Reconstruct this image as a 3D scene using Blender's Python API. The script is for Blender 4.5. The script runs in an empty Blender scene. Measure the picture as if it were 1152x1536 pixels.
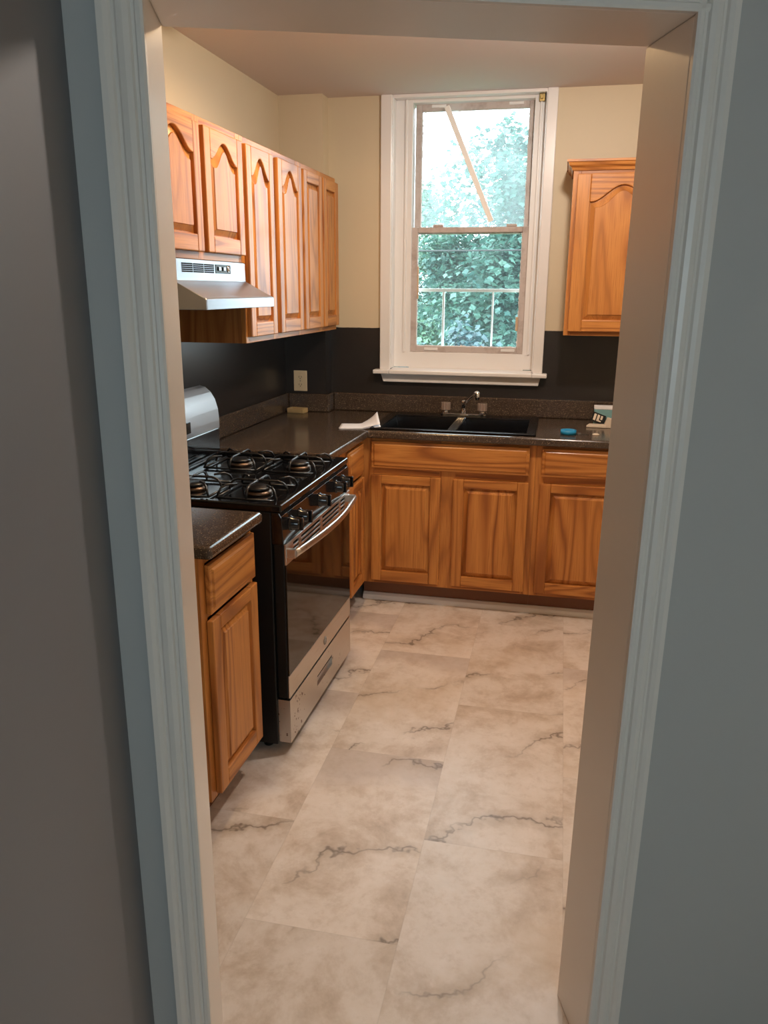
import bpy, bmesh, math, random
from mathutils import Vector, Matrix
random.seed(7)
C = bpy.context.scene.collection
PI = math.pi
TH = -0.0183                      # the left run stands a degree off square
CT, ST = math.cos(TH), math.sin(TH)

# ------------------------------------------------------------------ helpers
class MB:
    def __init__(s): s.v, s.f, s.m, s.sm = [], [], [], []
    def add(s, vs, fs, m=0, sm=False):
        o = len(s.v); s.v += [tuple(p) for p in vs]
        for f in fs: s.f.append([i + o for i in f]); s.m.append(m); s.sm.append(sm)
        return s
    def box(s, x0, x1, y0, y1, z0, z1, m=0):
        vs = [(x, y, z) for z in (z0, z1) for y in (y0, y1) for x in (x0, x1)]
        return s.add(vs, [(0,2,3,1),(4,5,7,6),(0,1,5,4),(2,6,7,3),(0,4,6,2),(1,3,7,5)], m)
    def prism(s, poly, axis, lo, hi, m=0, sm=False, caps=True):
        n = len(poly)
        def P(a, b, h):
            return {'x': (h, a, b), 'y': (a, h, b), 'z': (a, b, h)}[axis]
        vs = [P(a, b, lo) for a, b in poly] + [P(a, b, hi) for a, b in poly]
        s.add(vs, [(i, (i+1) % n, n + (i+1) % n, n + i) for i in range(n)], m, sm)
        if caps:
            o = len(s.v) - 2*n
            s.f.append([o+i for i in range(n)][::-1]); s.m.append(m); s.sm.append(False)
            s.f.append([o+n+i for i in range(n)]); s.m.append(m); s.sm.append(False)
        return s
    def lathe(s, prof, c, axis='z', seg=24, m=0, sm=True):
        # prof: list of (r, h)
        vs = []; k = len(prof)
        for j in range(seg):
            a = 2*PI*j/seg
            for r, h in prof:
                p, q = r*math.cos(a), r*math.sin(a)
                d = {'z': (p, q, h), 'x': (h, p, q), 'y': (p, h, q)}[axis]
                vs.append((c[0]+d[0], c[1]+d[1], c[2]+d[2]))
        fs = []
        for j in range(seg):
            j2 = (j+1) % seg
            for i in range(k-1): fs.append((j*k+i, j2*k+i, j2*k+i+1, j*k+i+1))
        s.add(vs, fs, m, sm); o = len(s.v) - len(vs)
        if prof[0][0] > 1e-6: s.f.append([o+j*k for j in range(seg)]); s.m.append(m); s.sm.append(False)
        if prof[-1][0] > 1e-6: s.f.append([o+j*k+k-1 for j in range(seg)]); s.m.append(m); s.sm.append(False)
        return s
    def tube(s, pts, r, seg=8, m=0, flat=1.0):
        pts = [Vector(p) for p in pts]; n = len(pts); vs = []
        up = Vector((0,0,1))
        for i, p in enumerate(pts):
            t = (pts[min(i+1, n-1)] - pts[max(i-1, 0)]).normalized()
            a = t.cross(up)
            if a.length < 1e-3: a = t.cross(Vector((1,0,0)))
            a.normalize(); b = a.cross(t)
            rr = r[i] if isinstance(r, (list, tuple)) else r
            for j in range(seg):
                g = 2*PI*j/seg
                vs.append(p + a*math.cos(g)*rr*flat + b*math.sin(g)*rr)
        fs = [(i*seg+j, i*seg+(j+1) % seg, (i+1)*seg+(j+1) % seg, (i+1)*seg+j) for i in range(n-1) for j in range(seg)]
        o = len(s.v); s.add(vs, fs, m, True)
        s.f.append([o+j for j in range(seg)][::-1]); s.m.append(m); s.sm.append(False)
        s.f.append([o+(n-1)*seg+j for j in range(seg)]); s.m.append(m); s.sm.append(False)
        return s
    def cells(s, xs, ys, keep, z0, z1, m=0):
        # slab made of grid cells with shared corners; keep(i,j) says whether a cell is solid
        idx = {}
        def V(i, j, k):
            if (i,j,k) not in idx:
                idx[(i,j,k)] = len(s.v); s.v.append((xs[i], ys[j], (z0, z1)[k]))
            return idx[(i,j,k)]
        nx, ny = len(xs)-1, len(ys)-1
        K = lambda i, j: 0 <= i < nx and 0 <= j < ny and keep(i, j)
        for i in range(nx):
            for j in range(ny):
                if not K(i, j): continue
                s.f.append([V(i,j,1),V(i+1,j,1),V(i+1,j+1,1),V(i,j+1,1)]); s.m.append(m); s.sm.append(False)
                s.f.append([V(i,j,0),V(i,j+1,0),V(i+1,j+1,0),V(i+1,j,0)]); s.m.append(m); s.sm.append(False)
                for di, dj, a, b in ((-1,0,(i,j+1),(i,j)),(1,0,(i+1,j),(i+1,j+1)),(0,-1,(i,j),(i+1,j)),(0,1,(i+1,j+1),(i,j+1))):
                    if not K(i+di, j+dj):
                        s.f.append([V(*a,0),V(*b,0),V(*b,1),V(*a,1)]); s.m.append(m); s.sm.append(False)
        return s
    def build(s, name, mats, parent=None, bevel=0, seg=2, xf=None, loc=None, rotz=0):
        vs = [tuple(xf(*p)) for p in s.v] if xf else s.v
        me = bpy.data.meshes.new(name); me.from_pydata(vs, [], s.f); 
        if not isinstance(mats, (list, tuple)): mats = [mats]
        for m in mats: me.materials.append(m)
        for p, mi, q in zip(me.polygons, s.m, s.sm): p.material_index = mi; p.use_smooth = q
        bm = bmesh.new(); bm.from_mesh(me); bmesh.ops.recalc_face_normals(bm, faces=bm.faces[:]); bm.to_mesh(me); bm.free()
        me.validate(); me.update()
        o = bpy.data.objects.new(name, me); C.objects.link(o)
        if parent: o.parent = parent
        if loc: o.location = loc
        if rotz: o.rotation_euler.z = rotz
        if bevel:
            b = o.modifiers.new('bevel', 'BEVEL'); b.width = bevel; b.segments = seg; b.limit_method = 'ANGLE'; b.angle_limit = math.radians(40)
            b.harden_normals = False
        return o

def tag(o, label, cat, group=None):
    o['label'] = label; o['category'] = cat
    if group: o['group'] = group
    return o
def thing(name, label, cat, loc=(0,0,0), rotz=0, group=None):
    o = bpy.data.objects.new(name, None); C.objects.link(o)
    o.empty_display_size = .05; o.location = loc; o.rotation_euler = (0,0,rotz)
    return tag(o, label, cat, group)
def struct(o):
    o['kind'] = 'structure'; return o
def LW(x, y, z=0):                 # left-run coordinates -> world
    return (x*CT - y*ST, x*ST + y*CT, z)

# ------------------------------------------------------------------ materials
def mat(name, col, rough=.5, metal=0, spec=.5, coat=0, emit=None, estr=0, trans=0, aniso=0):
    m = bpy.data.materials.new(name); m.use_nodes = True
    b = m.node_tree.nodes['Principled BSDF']
    b.inputs['Base Color'].default_value = (*col, 1); b.inputs['Roughness'].default_value = rough
    b.inputs['Metallic'].default_value = metal; b.inputs['Specular IOR Level'].default_value = spec
    b.inputs['Coat Weight'].default_value = coat; b.inputs['Coat Roughness'].default_value = .12
    b.inputs['Transmission Weight'].default_value = trans
    if emit: b.inputs['Emission Color'].default_value = (*emit, 1); b.inputs['Emission Strength'].default_value = estr
    return m
class NT:
    def __init__(s, m): s.t = m.node_tree; s.n = s.t.nodes; s.l = s.t.links; s.b = s.n.get('Principled BSDF')
    def new(s, typ, **kw):
        n = s.n.new(typ)
        for k, v in kw.items(): setattr(n, k, v)
        return n
    def put(s, sock, v):
        if hasattr(v, 'is_output'): s.l.new(v, sock)
        else: sock.default_value = v
    def math(s, op, a, b=None, c=None, clamp=False):
        n = s.new('ShaderNodeMath', operation=op, use_clamp=clamp); s.put(n.inputs[0], a)
        if b is not None: s.put(n.inputs[1], b)
        if c is not None: s.put(n.inputs[2], c)
        return n.outputs[0]
    def vmath(s, op, a, b=None):
        n = s.new('ShaderNodeVectorMath', operation=op); s.put(n.inputs[0], a)
        if b is not None: s.put(n.inputs[1], b)
        return n.outputs[0]
    def noise(s, vec, scale, detail=3, rough=.5, dist=0):
        n = s.new('ShaderNodeTexNoise'); s.put(n.inputs['Vector'], vec)
        n.inputs['Scale'].default_value = scale; n.inputs['Detail'].default_value = detail
        n.inputs['Roughness'].default_value = rough; n.inputs['Distortion'].default_value = dist
        return n.outputs[0]
    def ramp(s, fac, stops, interp='LINEAR'):
        n = s.new('ShaderNodeValToRGB'); s.put(n.inputs[0], fac); r = n.color_ramp; r.interpolation = interp
        while len(r.elements) > 1: r.elements.remove(r.elements[-1])
        r.elements[0].position = stops[0][0]; r.elements[0].color = (*stops[0][1], 1)
        for p, c in stops[1:]:
            e = r.elements.new(p); e.color = (*c, 1)
        return n.outputs[0]
    def mix(s, fac, a, b, blend='MIX'):
        n = s.new('ShaderNodeMix', data_type='RGBA', blend_type=blend)
        s.put(n.inputs[0], fac); s.put(n.inputs[6], a if hasattr(a, 'is_output') else (*a, 1)); s.put(n.inputs[7], b if hasattr(b, 'is_output') else (*b, 1))
        return n.outputs[2]
    def obj(s): return s.new('ShaderNodeTexCoord').outputs['Object']
    def xyz(s, v):
        n = s.new('ShaderNodeSeparateXYZ'); s.put(n.inputs[0], v); return n.outputs
    def comb(s, x, y, z):
        n = s.new('ShaderNodeCombineXYZ'); s.put(n.inputs[0], x); s.put(n.inputs[1], y); s.put(n.inputs[2], z); return n.outputs[0]
    def bump(s, h, strength=.2, dist=.002):
        n = s.new('ShaderNodeBump'); s.put(n.inputs['Height'], h); n.inputs['Strength'].default_value = strength
        n.inputs['Distance'].default_value = dist; s.l.new(n.outputs[0], s.b.inputs['Normal'])
    def base(s, v): s.put(s.b.inputs['Base Color'], v)

def wood(name, axis, light=(.55,.235,.058), mid=(.42,.152,.034), dark=(.17,.048,.011), lines=.8):
    m = mat(name, light, .40, spec=.35, coat=.05); t = NT(m)
    co = t.obj(); rnd = t.new('ShaderNodeObjectInfo').outputs['Random']
    off = t.comb(t.math('MULTIPLY', rnd, 13.0), t.math('MULTIPLY', rnd, 5.0), t.math('MULTIPLY', rnd, 29.0))
    sc = {'z': (1, 1, .10), 'x': (.10, 1, 1), 'y': (1, .10, 1)}[axis]
    p = t.vmath('ADD', t.vmath('MULTIPLY', co, sc), off)
    f = t.noise(p, 5.0, 1.6, .45, .35)
    ring = t.math('PINGPONG', t.math('MULTIPLY', f, 26.0), 1.0)
    ring = t.math('POWER', ring, 1.6)
    sc2 = {'z': (1, 1, .025), 'x': (.025, 1, 1), 'y': (1, .025, 1)}[axis]
    q = t.vmath('ADD', t.vmath('MULTIPLY', co, sc2), off)
    pore = t.noise(q, 230, 2, .6)
    big = t.noise(p, 2.2, 1)
    col = t.ramp(ring, [(0, tuple(.75*a+.25*b_ for a, b_ in zip(dark, mid))), (.15, mid), (.46, tuple(.25*a+.75*b_ for a, b_ in zip(mid, light))), (1, tuple(c*1.06 for c in light))])
    patch = t.math('MULTIPLY', t.math('SUBTRACT', t.noise(t.vmath('ADD', p, (3.1, 7.7, 1.3)), 3.2, 1), .36, clamp=True), 4.0, clamp=True)
    col = t.mix(t.math('MULTIPLY_ADD', patch, lines, 1-lines), tuple(.2*a+.8*b_ for a, b_ in zip(mid, light)), col)
    col = t.mix(t.math('MULTIPLY', t.math('SUBTRACT', pore, .5, clamp=True), 3.4, clamp=True), col, tuple(.6*a+.4*b_ for a, b_ in zip(mid, dark)))
    col = t.mix(t.math('MULTIPLY', t.math('SUBTRACT', big, .46, clamp=True), .9, clamp=True), col, mid)
    t.base(col); t.bump(pore, .12, .001)
    return m
M = {}
M['oak'] = wood('oak_upright_grain', 'z'); M['oak_h'] = wood('oak_level_grain', 'x', lines=.3)
M['oak_side'] = wood('oak_veneer_side', 'z', (.36,.15,.045), (.29,.11,.03), (.18,.06,.015))
M['oak_inner'] = mat('oak_cabinet_inside', (.42,.24,.11), .6)
M['kick'] = mat('stained_toe_board', (.16,.055,.018), .5)
M['white'] = mat('white_gloss_paint', (.82,.81,.81), .28)
M['trim_hall'] = mat('hall_trim_paint', (.72,.68,.62), .35)
def speckle(name, col, c2, scale, rough, thresh=.62, coat=0):
    m = mat(name, col, rough, coat=coat); t = NT(m); co = t.obj()
    n1 = t.noise(co, scale, 2, .7); n2 = t.noise(co, scale*.37, 3, .6); n3 = t.noise(co, 9, 2)
    c = t.mix(t.math('MULTIPLY', t.math('SUBTRACT', n1, thresh, clamp=True), 9, clamp=True), col, c2)
    c = t.mix(t.math('MULTIPLY', t.math('SUBTRACT', n2, .52, clamp=True), 3, clamp=True), c, tuple(x*.45 for x in col))
    t.base(c); t.put(t.b.inputs['Roughness'], t.math('MULTIPLY_ADD', n3, .06, rough-.03)); return m
M['counter'] = speckle('brown_speckled_laminate', (.060,.042,.031), (.28,.20,.12), 190, .17, .58)
M['black_gloss'] = mat('black_enamel', (.005,.005,.006), .12, spec=.4, coat=.15)
M['black'] = mat('black_satin', (.007,.007,.007), .38, spec=.3)
M['black_sink'] = mat('black_composite', (.005,.005,.006), .2, spec=.25)
M['iron'] = mat('cast_iron_black', (.014,.013,.013), .3)
M['chrome'] = mat('chrome', (.75,.75,.75), .1, 1)
def brushed(name, col, rough, axis=1, rust=False):
    m = mat(name, col, rough, 1); t = NT(m); co = t.obj()
    sc = [260, 260, 260]; sc[axis] = 3
    n = t.noise(t.vmath('MULTIPLY', co, tuple(sc)), 1.0, 2)
    t.put(t.b.inputs['Roughness'], t.math('MULTIPLY_ADD', n, .14, rough-.07)); t.bump(n, .05, .0005)
    if rust:
        x = t.xyz(co); k = t.noise(co, 55, 2, .6)
        near = t.math('SUBTRACT', 1.0, t.math('MULTIPLY', t.math('ABSOLUTE', t.math('ADD', x[1], 1.955)), 11.0), clamp=True)
        hit = t.math('MULTIPLY', t.math('SUBTRACT', t.math('ADD', k, t.math('MULTIPLY', near, .13)), .70, clamp=True), 30, clamp=True)
        t.base(t.mix(hit, col, (.10,.045,.02))); t.put(t.b.inputs['Metallic'], t.math('SUBTRACT', 1, hit))
    return m
M['steel'] = brushed('brushed_stainless', (.62,.58,.54), .3)
M['steel_rust'] = brushed('stained_stainless', (.62,.58,.54), .34, rust=True)
M['hood_steel'] = brushed('hood_steel', (.40,.43,.48), .36)
M['silver'] = brushed('silver_panel', (.74,.75,.77), .48)
M['oven_glass'] = mat('dark_oven_glass', (.010,.007,.005), .05, spec=.28)
M['dark_slot'] = mat('dark_slot', (.008,.008,.008), .9, spec=.1)
M['badge'] = mat('badge_grey', (.25,.24,.23), .3, 1)
M['brass_burner'] = mat('burner_ring', (.12,.08,.055), .4, 1)
M['outlet'] = mat('ivory_plastic', (.72,.60,.40), .35)
M['paper'] = mat('white_paper', (.82,.83,.88), .8)
M['acrylic'] = mat('smoky_acrylic', (.62,.48,.40), .15, trans=.55)
M['blue'] = mat('blue_plastic', (.01,.24,.48), .4)
M['teal'] = mat('teal_card', (.18,.36,.38), .6)
M['cream'] = mat('cream_card', (.70,.60,.48), .6)
M['tan'] = mat('tan_card', (.50,.36,.17), .5)
M['brass'] = mat('aged_brass', (.42,.30,.12), .35, 1)
M['lampshade'] = mat('lamp_glass', (.9,.9,.88), .3)
def paint(name, col, rough, band=None, bz=0, bump=.06, scale=160):
    m = mat(name, col, rough); t = NT(m); co = t.obj(); n = t.noise(co, scale, 3, .6); t.bump(n, bump, .002)
    mott = t.noise(co, 2.2, 2)
    c = t.mix(t.math('MULTIPLY', t.math('SUBTRACT', mott, .4, clamp=True), .35, clamp=True), col, tuple(x*.92 for x in col))
    if band:
        z = t.math('ADD', t.xyz(co)[2], t.math('MULTIPLY', t.math('SUBTRACT', t.noise(co, 24, 1), .5), .006))
        lo = t.math('LESS_THAN', z, bz)
        t.base(t.mix(lo, c, band)); t.put(t.b.inputs['Roughness'], t.math('MULTIPLY_ADD', lo, .30-rough, rough))
    else: t.base(c)
    return m
WALLC = (.63,.54,.385)
M['wall'] = paint('cream_wall_dark_band', WALLC, .55, (.021,.017,.015), 1.374)
M['wall_plain'] = paint('cream_wall', WALLC, .55)
M['ceiling'] = paint('ceiling_paint', (.68,.61,.60), .8)
M['hall'] = paint('grey_hall_paint', (.43,.435,.42), .6)
M['hall_shaded'] = paint('shaded_hall_paint', (.185,.195,.215), .6)  # grey hall paint with the left wall's dim, cool shade put into its colour
M['jamb'] = paint('cream_gloss_jamb', (.81,.745,.67), .3, bump=.10, scale=60)

def floor_mat():
    m = mat('stone_look_vinyl', (.6,.5,.42), .36); t = NT(m); co = t.obj(); X = t.xyz(co)
    u = t.math('DIVIDE', t.math('SUBTRACT', X[0], .790), .405); col = t.math('FLOOR', u); fu = t.math('FRACT', u)
    par = t.math('SUBTRACT', 1.0, t.math('MODULO', t.math('ADD', col, 100.0), 2.0))
    v = t.math('DIVIDE', t.math('ADD', t.math('ADD', X[1], 1.564), t.math('MULTIPLY', par, .405)), .82)
    row = t.math('FLOOR', v); fv = t.math('FRACT', v)
    wn = t.new('ShaderNodeTexWhiteNoise', noise_dimensions='3D'); t.put(wn.inputs['Vector'], t.comb(col, row, 3.0))
    rnd, rcol = wn.outputs['Value'], wn.outputs['Color']
    p = t.vmath('ADD', co, t.vmath('MULTIPLY', rcol, (31, 17, 9)))
    wob = t.noise(p, 2.4, 4, .6)
    cloud = t.noise(p, 4.6, 7, .70, .25); fine = t.noise(p, 21, 6, .74)
    c = t.ramp(cloud, [(.28, (.45,.35,.27)), (.41, (.63,.53,.45)), (.52, (.76,.68,.62)), (.68, (.83,.76,.72)), (.8, (.86,.80,.77))])
    c = t.mix(t.math('MULTIPLY', t.math('SUBTRACT', fine, .50, clamp=True), 2.0, clamp=True), c, (.50,.40,.32))
    tan = t.noise(p, 1.9, 5, .66, .15)
    c = t.mix(t.math('MULTIPLY', t.math('SUBTRACT', tan, .52, clamp=True), 3.2, clamp=True), c, (.60,.47,.34))
    # darker far end of some stones, with a cloudy edge
    e = t.math('ADD', fv, t.math('MULTIPLY', t.math('SUBTRACT', wob, .5), .55))
    band = t.math('MULTIPLY', t.math('SUBTRACT', e, .74, clamp=True), 7, clamp=True)
    band = t.math('MULTIPLY', band, t.math('GREATER_THAN', rnd, .35))
    c = t.mix(t.math('MULTIPLY', band, .5), c, (.44,.37,.34))
    # diagonal veins
    q = t.math('ADD', t.math('MULTIPLY', t.xyz(p)[0], .55), t.math('MULTIPLY', t.xyz(p)[1], -1.0))
    w = t.math('ADD', q, t.math('MULTIPLY', t.noise(p, 2.6, 5, .60), .66))
    d = t.math('ABSOLUTE', t.math('SUBTRACT', t.math('PINGPONG', t.math('MULTIPLY', w, 2.3), 1.0), .5))
    vein = t.math('SUBTRACT', 1.0, t.math('MULTIPLY', d, 42.0), clamp=True)
    soft = t.math('SUBTRACT', 1.0, t.math('MULTIPLY', d, 7.0), clamp=True)
    gate = t.math('MULTIPLY', t.math('SUBTRACT', t.noise(p, 2.9, 2), .44, clamp=True), 8, clamp=True)
    c = t.mix(t.math('MULTIPLY', t.math('MULTIPLY', soft, gate), .5), c, (.38,.29,.21))
    c = t.mix(t.math('MULTIPLY', t.math('MULTIPLY', vein, gate), .8), c, (.15,.11,.085))
    # tile to tile shade and faint seams
    hsv = t.new('ShaderNodeHueSaturation'); t.put(hsv.inputs['Color'], c); t.put(hsv.inputs['Value'], t.math('MULTIPLY_ADD', rnd, .14, .92)); c = hsv.outputs[0]
    sx = t.math('LESS_THAN', t.math('MINIMUM', fu, t.math('SUBTRACT', 1.0, fu)), .004)
    sy = t.math('LESS_THAN', t.math('MINIMUM', fv, t.math('SUBTRACT', 1.0, fv)), .002)
    c = t.mix(t.math('MULTIPLY', t.math('MAXIMUM', sx, sy), .14), c, (.30,.24,.20))
    t.base(c); t.put(t.b.inputs['Roughness'], t.math('MULTIPLY_ADD', fine, .2, .30)); t.bump(fine, .08, .001)
    return m
M['floor'] = floor_mat()
def sash_mat():
    m = mat('worn_sash_paint', (.5,.45,.43), .5); t = NT(m); co = t.obj(); n = t.noise(co, 14, 5, .7); n2 = t.noise(co, 60, 2)
    c = t.mix(t.math('MULTIPLY', t.math('SUBTRACT', n, .46, clamp=True), 3, clamp=True), (.54,.48,.46), (.32,.25,.22))
    t.base(c); t.bump(n2, .2, .002); return m
M['sash'] = sash_mat()
def pane_mat(name, haze):
    m = bpy.data.materials.new(name); m.use_nodes = True; t = NT(m); t.n.remove(t.b)
    out = t.n['Material Output']; tr = t.new('ShaderNodeBsdfTransparent'); gl = t.new('ShaderNodeBsdfGlossy'); gl.inputs['Roughness'].default_value = .03
    tr.inputs['Color'].default_value = (.93,.97,.97,1)
    fr = t.new('ShaderNodeFresnel'); fr.inputs['IOR'].default_value = 1.45
    m1 = t.new('ShaderNodeMixShader'); t.l.new(t.math('MULTIPLY', fr.outputs[0], .8), m1.inputs[0]); t.l.new(tr.outputs[0], m1.inputs[1]); t.l.new(gl.outputs[0], m1.inputs[2])
    if haze:
        df = t.new('ShaderNodeBsdfTranslucent'); df.inputs['Color'].default_value = (.82,.90,.92,1)
        co = t.obj(); n = t.noise(t.vmath('MULTIPLY', co, (1, 1, .5)), 11, 4, .65); n2 = t.noise(t.vmath('MULTIPLY', co, (1,1,.18)), 46, 2)
        f = t.math('MULTIPLY', t.math('ADD', t.math('MULTIPLY', n, 1.1), t.math('MULTIPLY', n2, .45)), haze)
        m2 = t.new('ShaderNodeMixShader'); t.l.new(f, m2.inputs[0]); t.l.new(m1.outputs[0], m2.inputs[1]); t.l.new(df.outputs[0], m2.inputs[2]); t.l.new(m2.outputs[0], out.inputs[0])
    else: t.l.new(m1.outputs[0], out.inputs[0])
    return m
M['glass'] = pane_mat('window_glass', .018); M['glass_hazy'] = pane_mat('milky_dirty_glass', .105); M['glass_clean'] = pane_mat('clean_glass', 0)
def leaf_mat(name, a, b):
    m = bpy.data.materials.new(name); m.use_nodes = True; t = NT(m); bs = t.b; out = t.n['Material Output']
    n = t.noise(t.obj(), 1.7, 3, .6); c = t.ramp(n, [(.35, a), (.65, b)])
    t.base(c); bs.inputs['Roughness'].default_value = .45
    tl = t.new('ShaderNodeBsdfTranslucent'); t.l.new(c, tl.inputs['Color']); mx = t.new('ShaderNodeMixShader'); mx.inputs[0].default_value = .35
    t.l.new(bs.outputs[0], mx.inputs[1]); t.l.new(tl.outputs[0], mx.inputs[2]); t.l.new(mx.outputs[0], out.inputs[0]); return m
M['leaf'] = leaf_mat('maple_leaf', (.03,.09,.08), (.09,.19,.145)); M['leaf2'] = leaf_mat('light_leaf', (.06,.14,.09), (.15,.26,.17)); M['leaf3'] = leaf_mat('dark_leaf', (.018,.055,.065), (.045,.11,.11))
M['bark'] = mat('bark', (.07,.05,.04), .9); M['grass'] = mat('lawn', (.10,.20,.07), .9); M['cable'] = mat('cable_black', (.01,.01,.01), .6)
M['stick'] = wood('pale_stick', 'z', (.97,.96,.95), (.95,.94,.92), (.90,.88,.85))
M['raw_wood'] = wood('raw_wood', 'z', (.62,.45,.30), (.55,.38,.24), (.42,.27,.15))

# ------------------------------------------------------------------ room shell
CEIL = 2.535
WX0, WX1 = .582, 1.360            # window opening
struct(MB().box(-.6, 6.0, -9.0, .22, -.12, 0).build('floor', M['floor']))
b = MB()                           # back wall with the window opening
b.box(-.3, WX0, 0, .2, -.1, 2.75); b.box(WX1, 3.1, 0, .2, -.1, 2.75); b.box(WX0, WX1, 0, .2, -.1, 1.128); b.box(WX0, WX1, 0, .2, 2.530, 2.75)
struct(b.build('wall_back', M['wall']))
struct(MB().box(-.2, 0, -3.6, .05, -.1, 2.75).build('wall_left', M['wall'], xf=LW))
CHX, CHY = .236, -.100             # boxed-in corner
struct(MB().box(-.02, CHX, CHY, .02, 0, 2.6).build('wall_corner', M['wall']))
b = MB(); RW = 2.9
b.box(RW, RW+.2, -3.2, .2, -.1, 2.75)
struct(b.build('wall_right', M['wall_plain']))
struct(MB().box(-.4, 3.2, -3.7, .3, CEIL, 2.75).build('ceiling', M['ceiling']))

# door wall: its own frame (a along the wall, n toward the viewer)
PH = .3282; RBx, RBy = 1.5971, -2.8430; DW, DT, DH = .7772, .170, 1.9713
ca, sa = math.cos(PH), math.sin(PH); LBx, LBy = RBx - ca*DW, RBy - sa*DW
def DF(a, n, z):                   # a measured from the left jamb, n toward the viewer
    return (LBx + ca*a + sa*n, LBy + sa*a - ca*n, z)
def lean(a, n, z):                 # the right-hand jamb is a little out of plumb
    return DF(a + (-.011 + .0098*z), n, z)
b = MB(); J = .014
b.box(-1.2, -J, .003, DT-.003, -.1, 2.75); b.box(DW+J+.012, 1.62, .003, DT-.003, -.1, 2.75); b.box(-J, DW+J+.012, .003, DT-.003, DH+J, 2.75)
o = b.build('wall_front', [M['wall_plain'], M['hall']], xf=DF); struct(o)
nrm = Vector((sa, -ca, 0))
for p in o.data.polygons: p.material_index = 1 if p.normal.dot(nrm) > .5 else 0
b = MB(); b.box(-J, 0, 0, DT, 0, DH+J); struct(b.build('trim_1', M['jamb'], xf=DF, bevel=.004))
b = MB(); b.box(DW, DW+J+.014, 0, DT, 0, DH); struct(b.build('trim_2', M['jamb'], xf=lean, bevel=.004))
b = MB(); b.box(0, DW+.02, 0, DT, DH, DH+J); struct(b.build('trim_3', M['jamb'], xf=DF, bevel=.004))
def casing_profile(w):             # fluted casing, from the opening outwards
    pts = [(0, 0), (0, .009), (.004, .011), (.010, .011), (.012, .0085), (.016, .0085), (.019, .013), (.027, .0155), (.035, .0145), (.038, .0115), (.042, .0115), (.045, .015), (.052, .018), (w, .018), (w, 0)]
    return pts
CW = .0607
def vert_casing(sign, a0, xf, name):
    poly = [(a0 + sign*p, DT + q) for p, q in casing_profile(CW)]
    return struct(MB().prism(poly, 'z', 0, DH + CW).build(name, M['trim_hall'], xf=xf))
vert_casing(-1, 0.0, DF, 'trim_4'); vert_casing(1, DW, lean, 'trim_5')
poly = [(DT + q, DH + p) for p, q in casing_profile(CW)]
struct(MB().prism(poly, 'x', -CW + .001, DW + CW + .008).build('trim_6', M['trim_hall'], xf=DF))
# hall around the viewer
HA0, HA1, HN1, HZ = -.1084, 3.0, 3.6, 2.50
struct(MB().box(HA0-.15, HA0, DT-.01, HN1+.2, -.1, 2.75).build('wall_hall_left', M['hall_shaded'], xf=DF))
struct(MB().box(HA1, HA1+.15, DT-.01, HN1+.2, -.1, 2.75).build('wall_hall_right', M['hall'], xf=DF))
b = MB(); wa0, wa1, wz0, wz1 = .0, .85, .95, 1.98
b.box(HA0-.1, wa0, HN1, HN1+.18, -.1, 2.75); b.box(wa1, HA1+.1, HN1, HN1+.18, -.1, 2.75); b.box(wa0, wa1, HN1, HN1+.18, -.1, wz0); b.box(wa0, wa1, HN1, HN1+.18, wz1, 2.75)
struct(b.build('wall_hall_rear', M['hall'], xf=DF))
struct(MB().box(HA0-.1, HA1+.1, DT-.01, HN1+.2, HZ, 2.75).build('ceiling_hall', M['ceiling'], xf=DF))
def plain_window(name, a0, a1, z0, z1, n, xf):
    e = bpy.data.objects.new(name, None); C.objects.link(e); struct(e)
    f = MB(); w = .05
    f.box(a0, a0+w, n, n+.05, z0, z1); f.box(a1-w, a1, n, n+.05, z0, z1); f.box(a0+w, a1-w, n, n+.05, z0, z0+w); f.box(a0+w, a1-w, n, n+.05, z1-w, z1)
    f.box(a0+w, a1-w, n+.005, n+.045, (z0+z1)/2-.02, (z0+z1)/2+.02)
    f.build('window_frame', M['white'], e, xf=xf)
    MB().box(a0+w, a1-w, n+.022, n+.026, z0+w, z1-w).build('pane', M['glass_clean'], e, xf=xf)
plain_window('window_2', wa0, wa1, wz0, wz1, HN1+.06, DF)

# ------------------------------------------------------------------ window above the sink
W = bpy.data.objects.new('window_1', None); C.objects.link(W); struct(W)
SY = .085                          # plane of the lower sash
SX0, SX1 = .672, 1.302
b = MB()                           # blind stops and jamb liners
b.box(WX0, SX0+.004, SY-.018, .2, 1.16, 2.53); b.box(SX1-.004, WX1, SY-.018, .2, 1.16, 2.53)
b.box(SX0+.004, SX1-.004, SY-.018, .2, 2.508, 2.53); b.box(SX0, SX1, SY-.018, .2, 1.150, 1.243)
b.box(SX0-.034, SX0-.022, SY-.030, SY-.018, 1.243, 2.53); b.box(SX1+.022, SX1+.034, SY-.030, SY-.018, 1.243, 2.53)
b.box(WX0, WX0+.005, -.010, SY-.018, 1.158, 2.529); b.box(WX1-.005, WX1, -.010, SY-.018, 1.158, 2.529); b.box(WX0+.005, WX1-.005, -.010, SY-.018, 2.523, 2.529)
b.build('window_frame', M['white'], W, bevel=.002)
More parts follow.
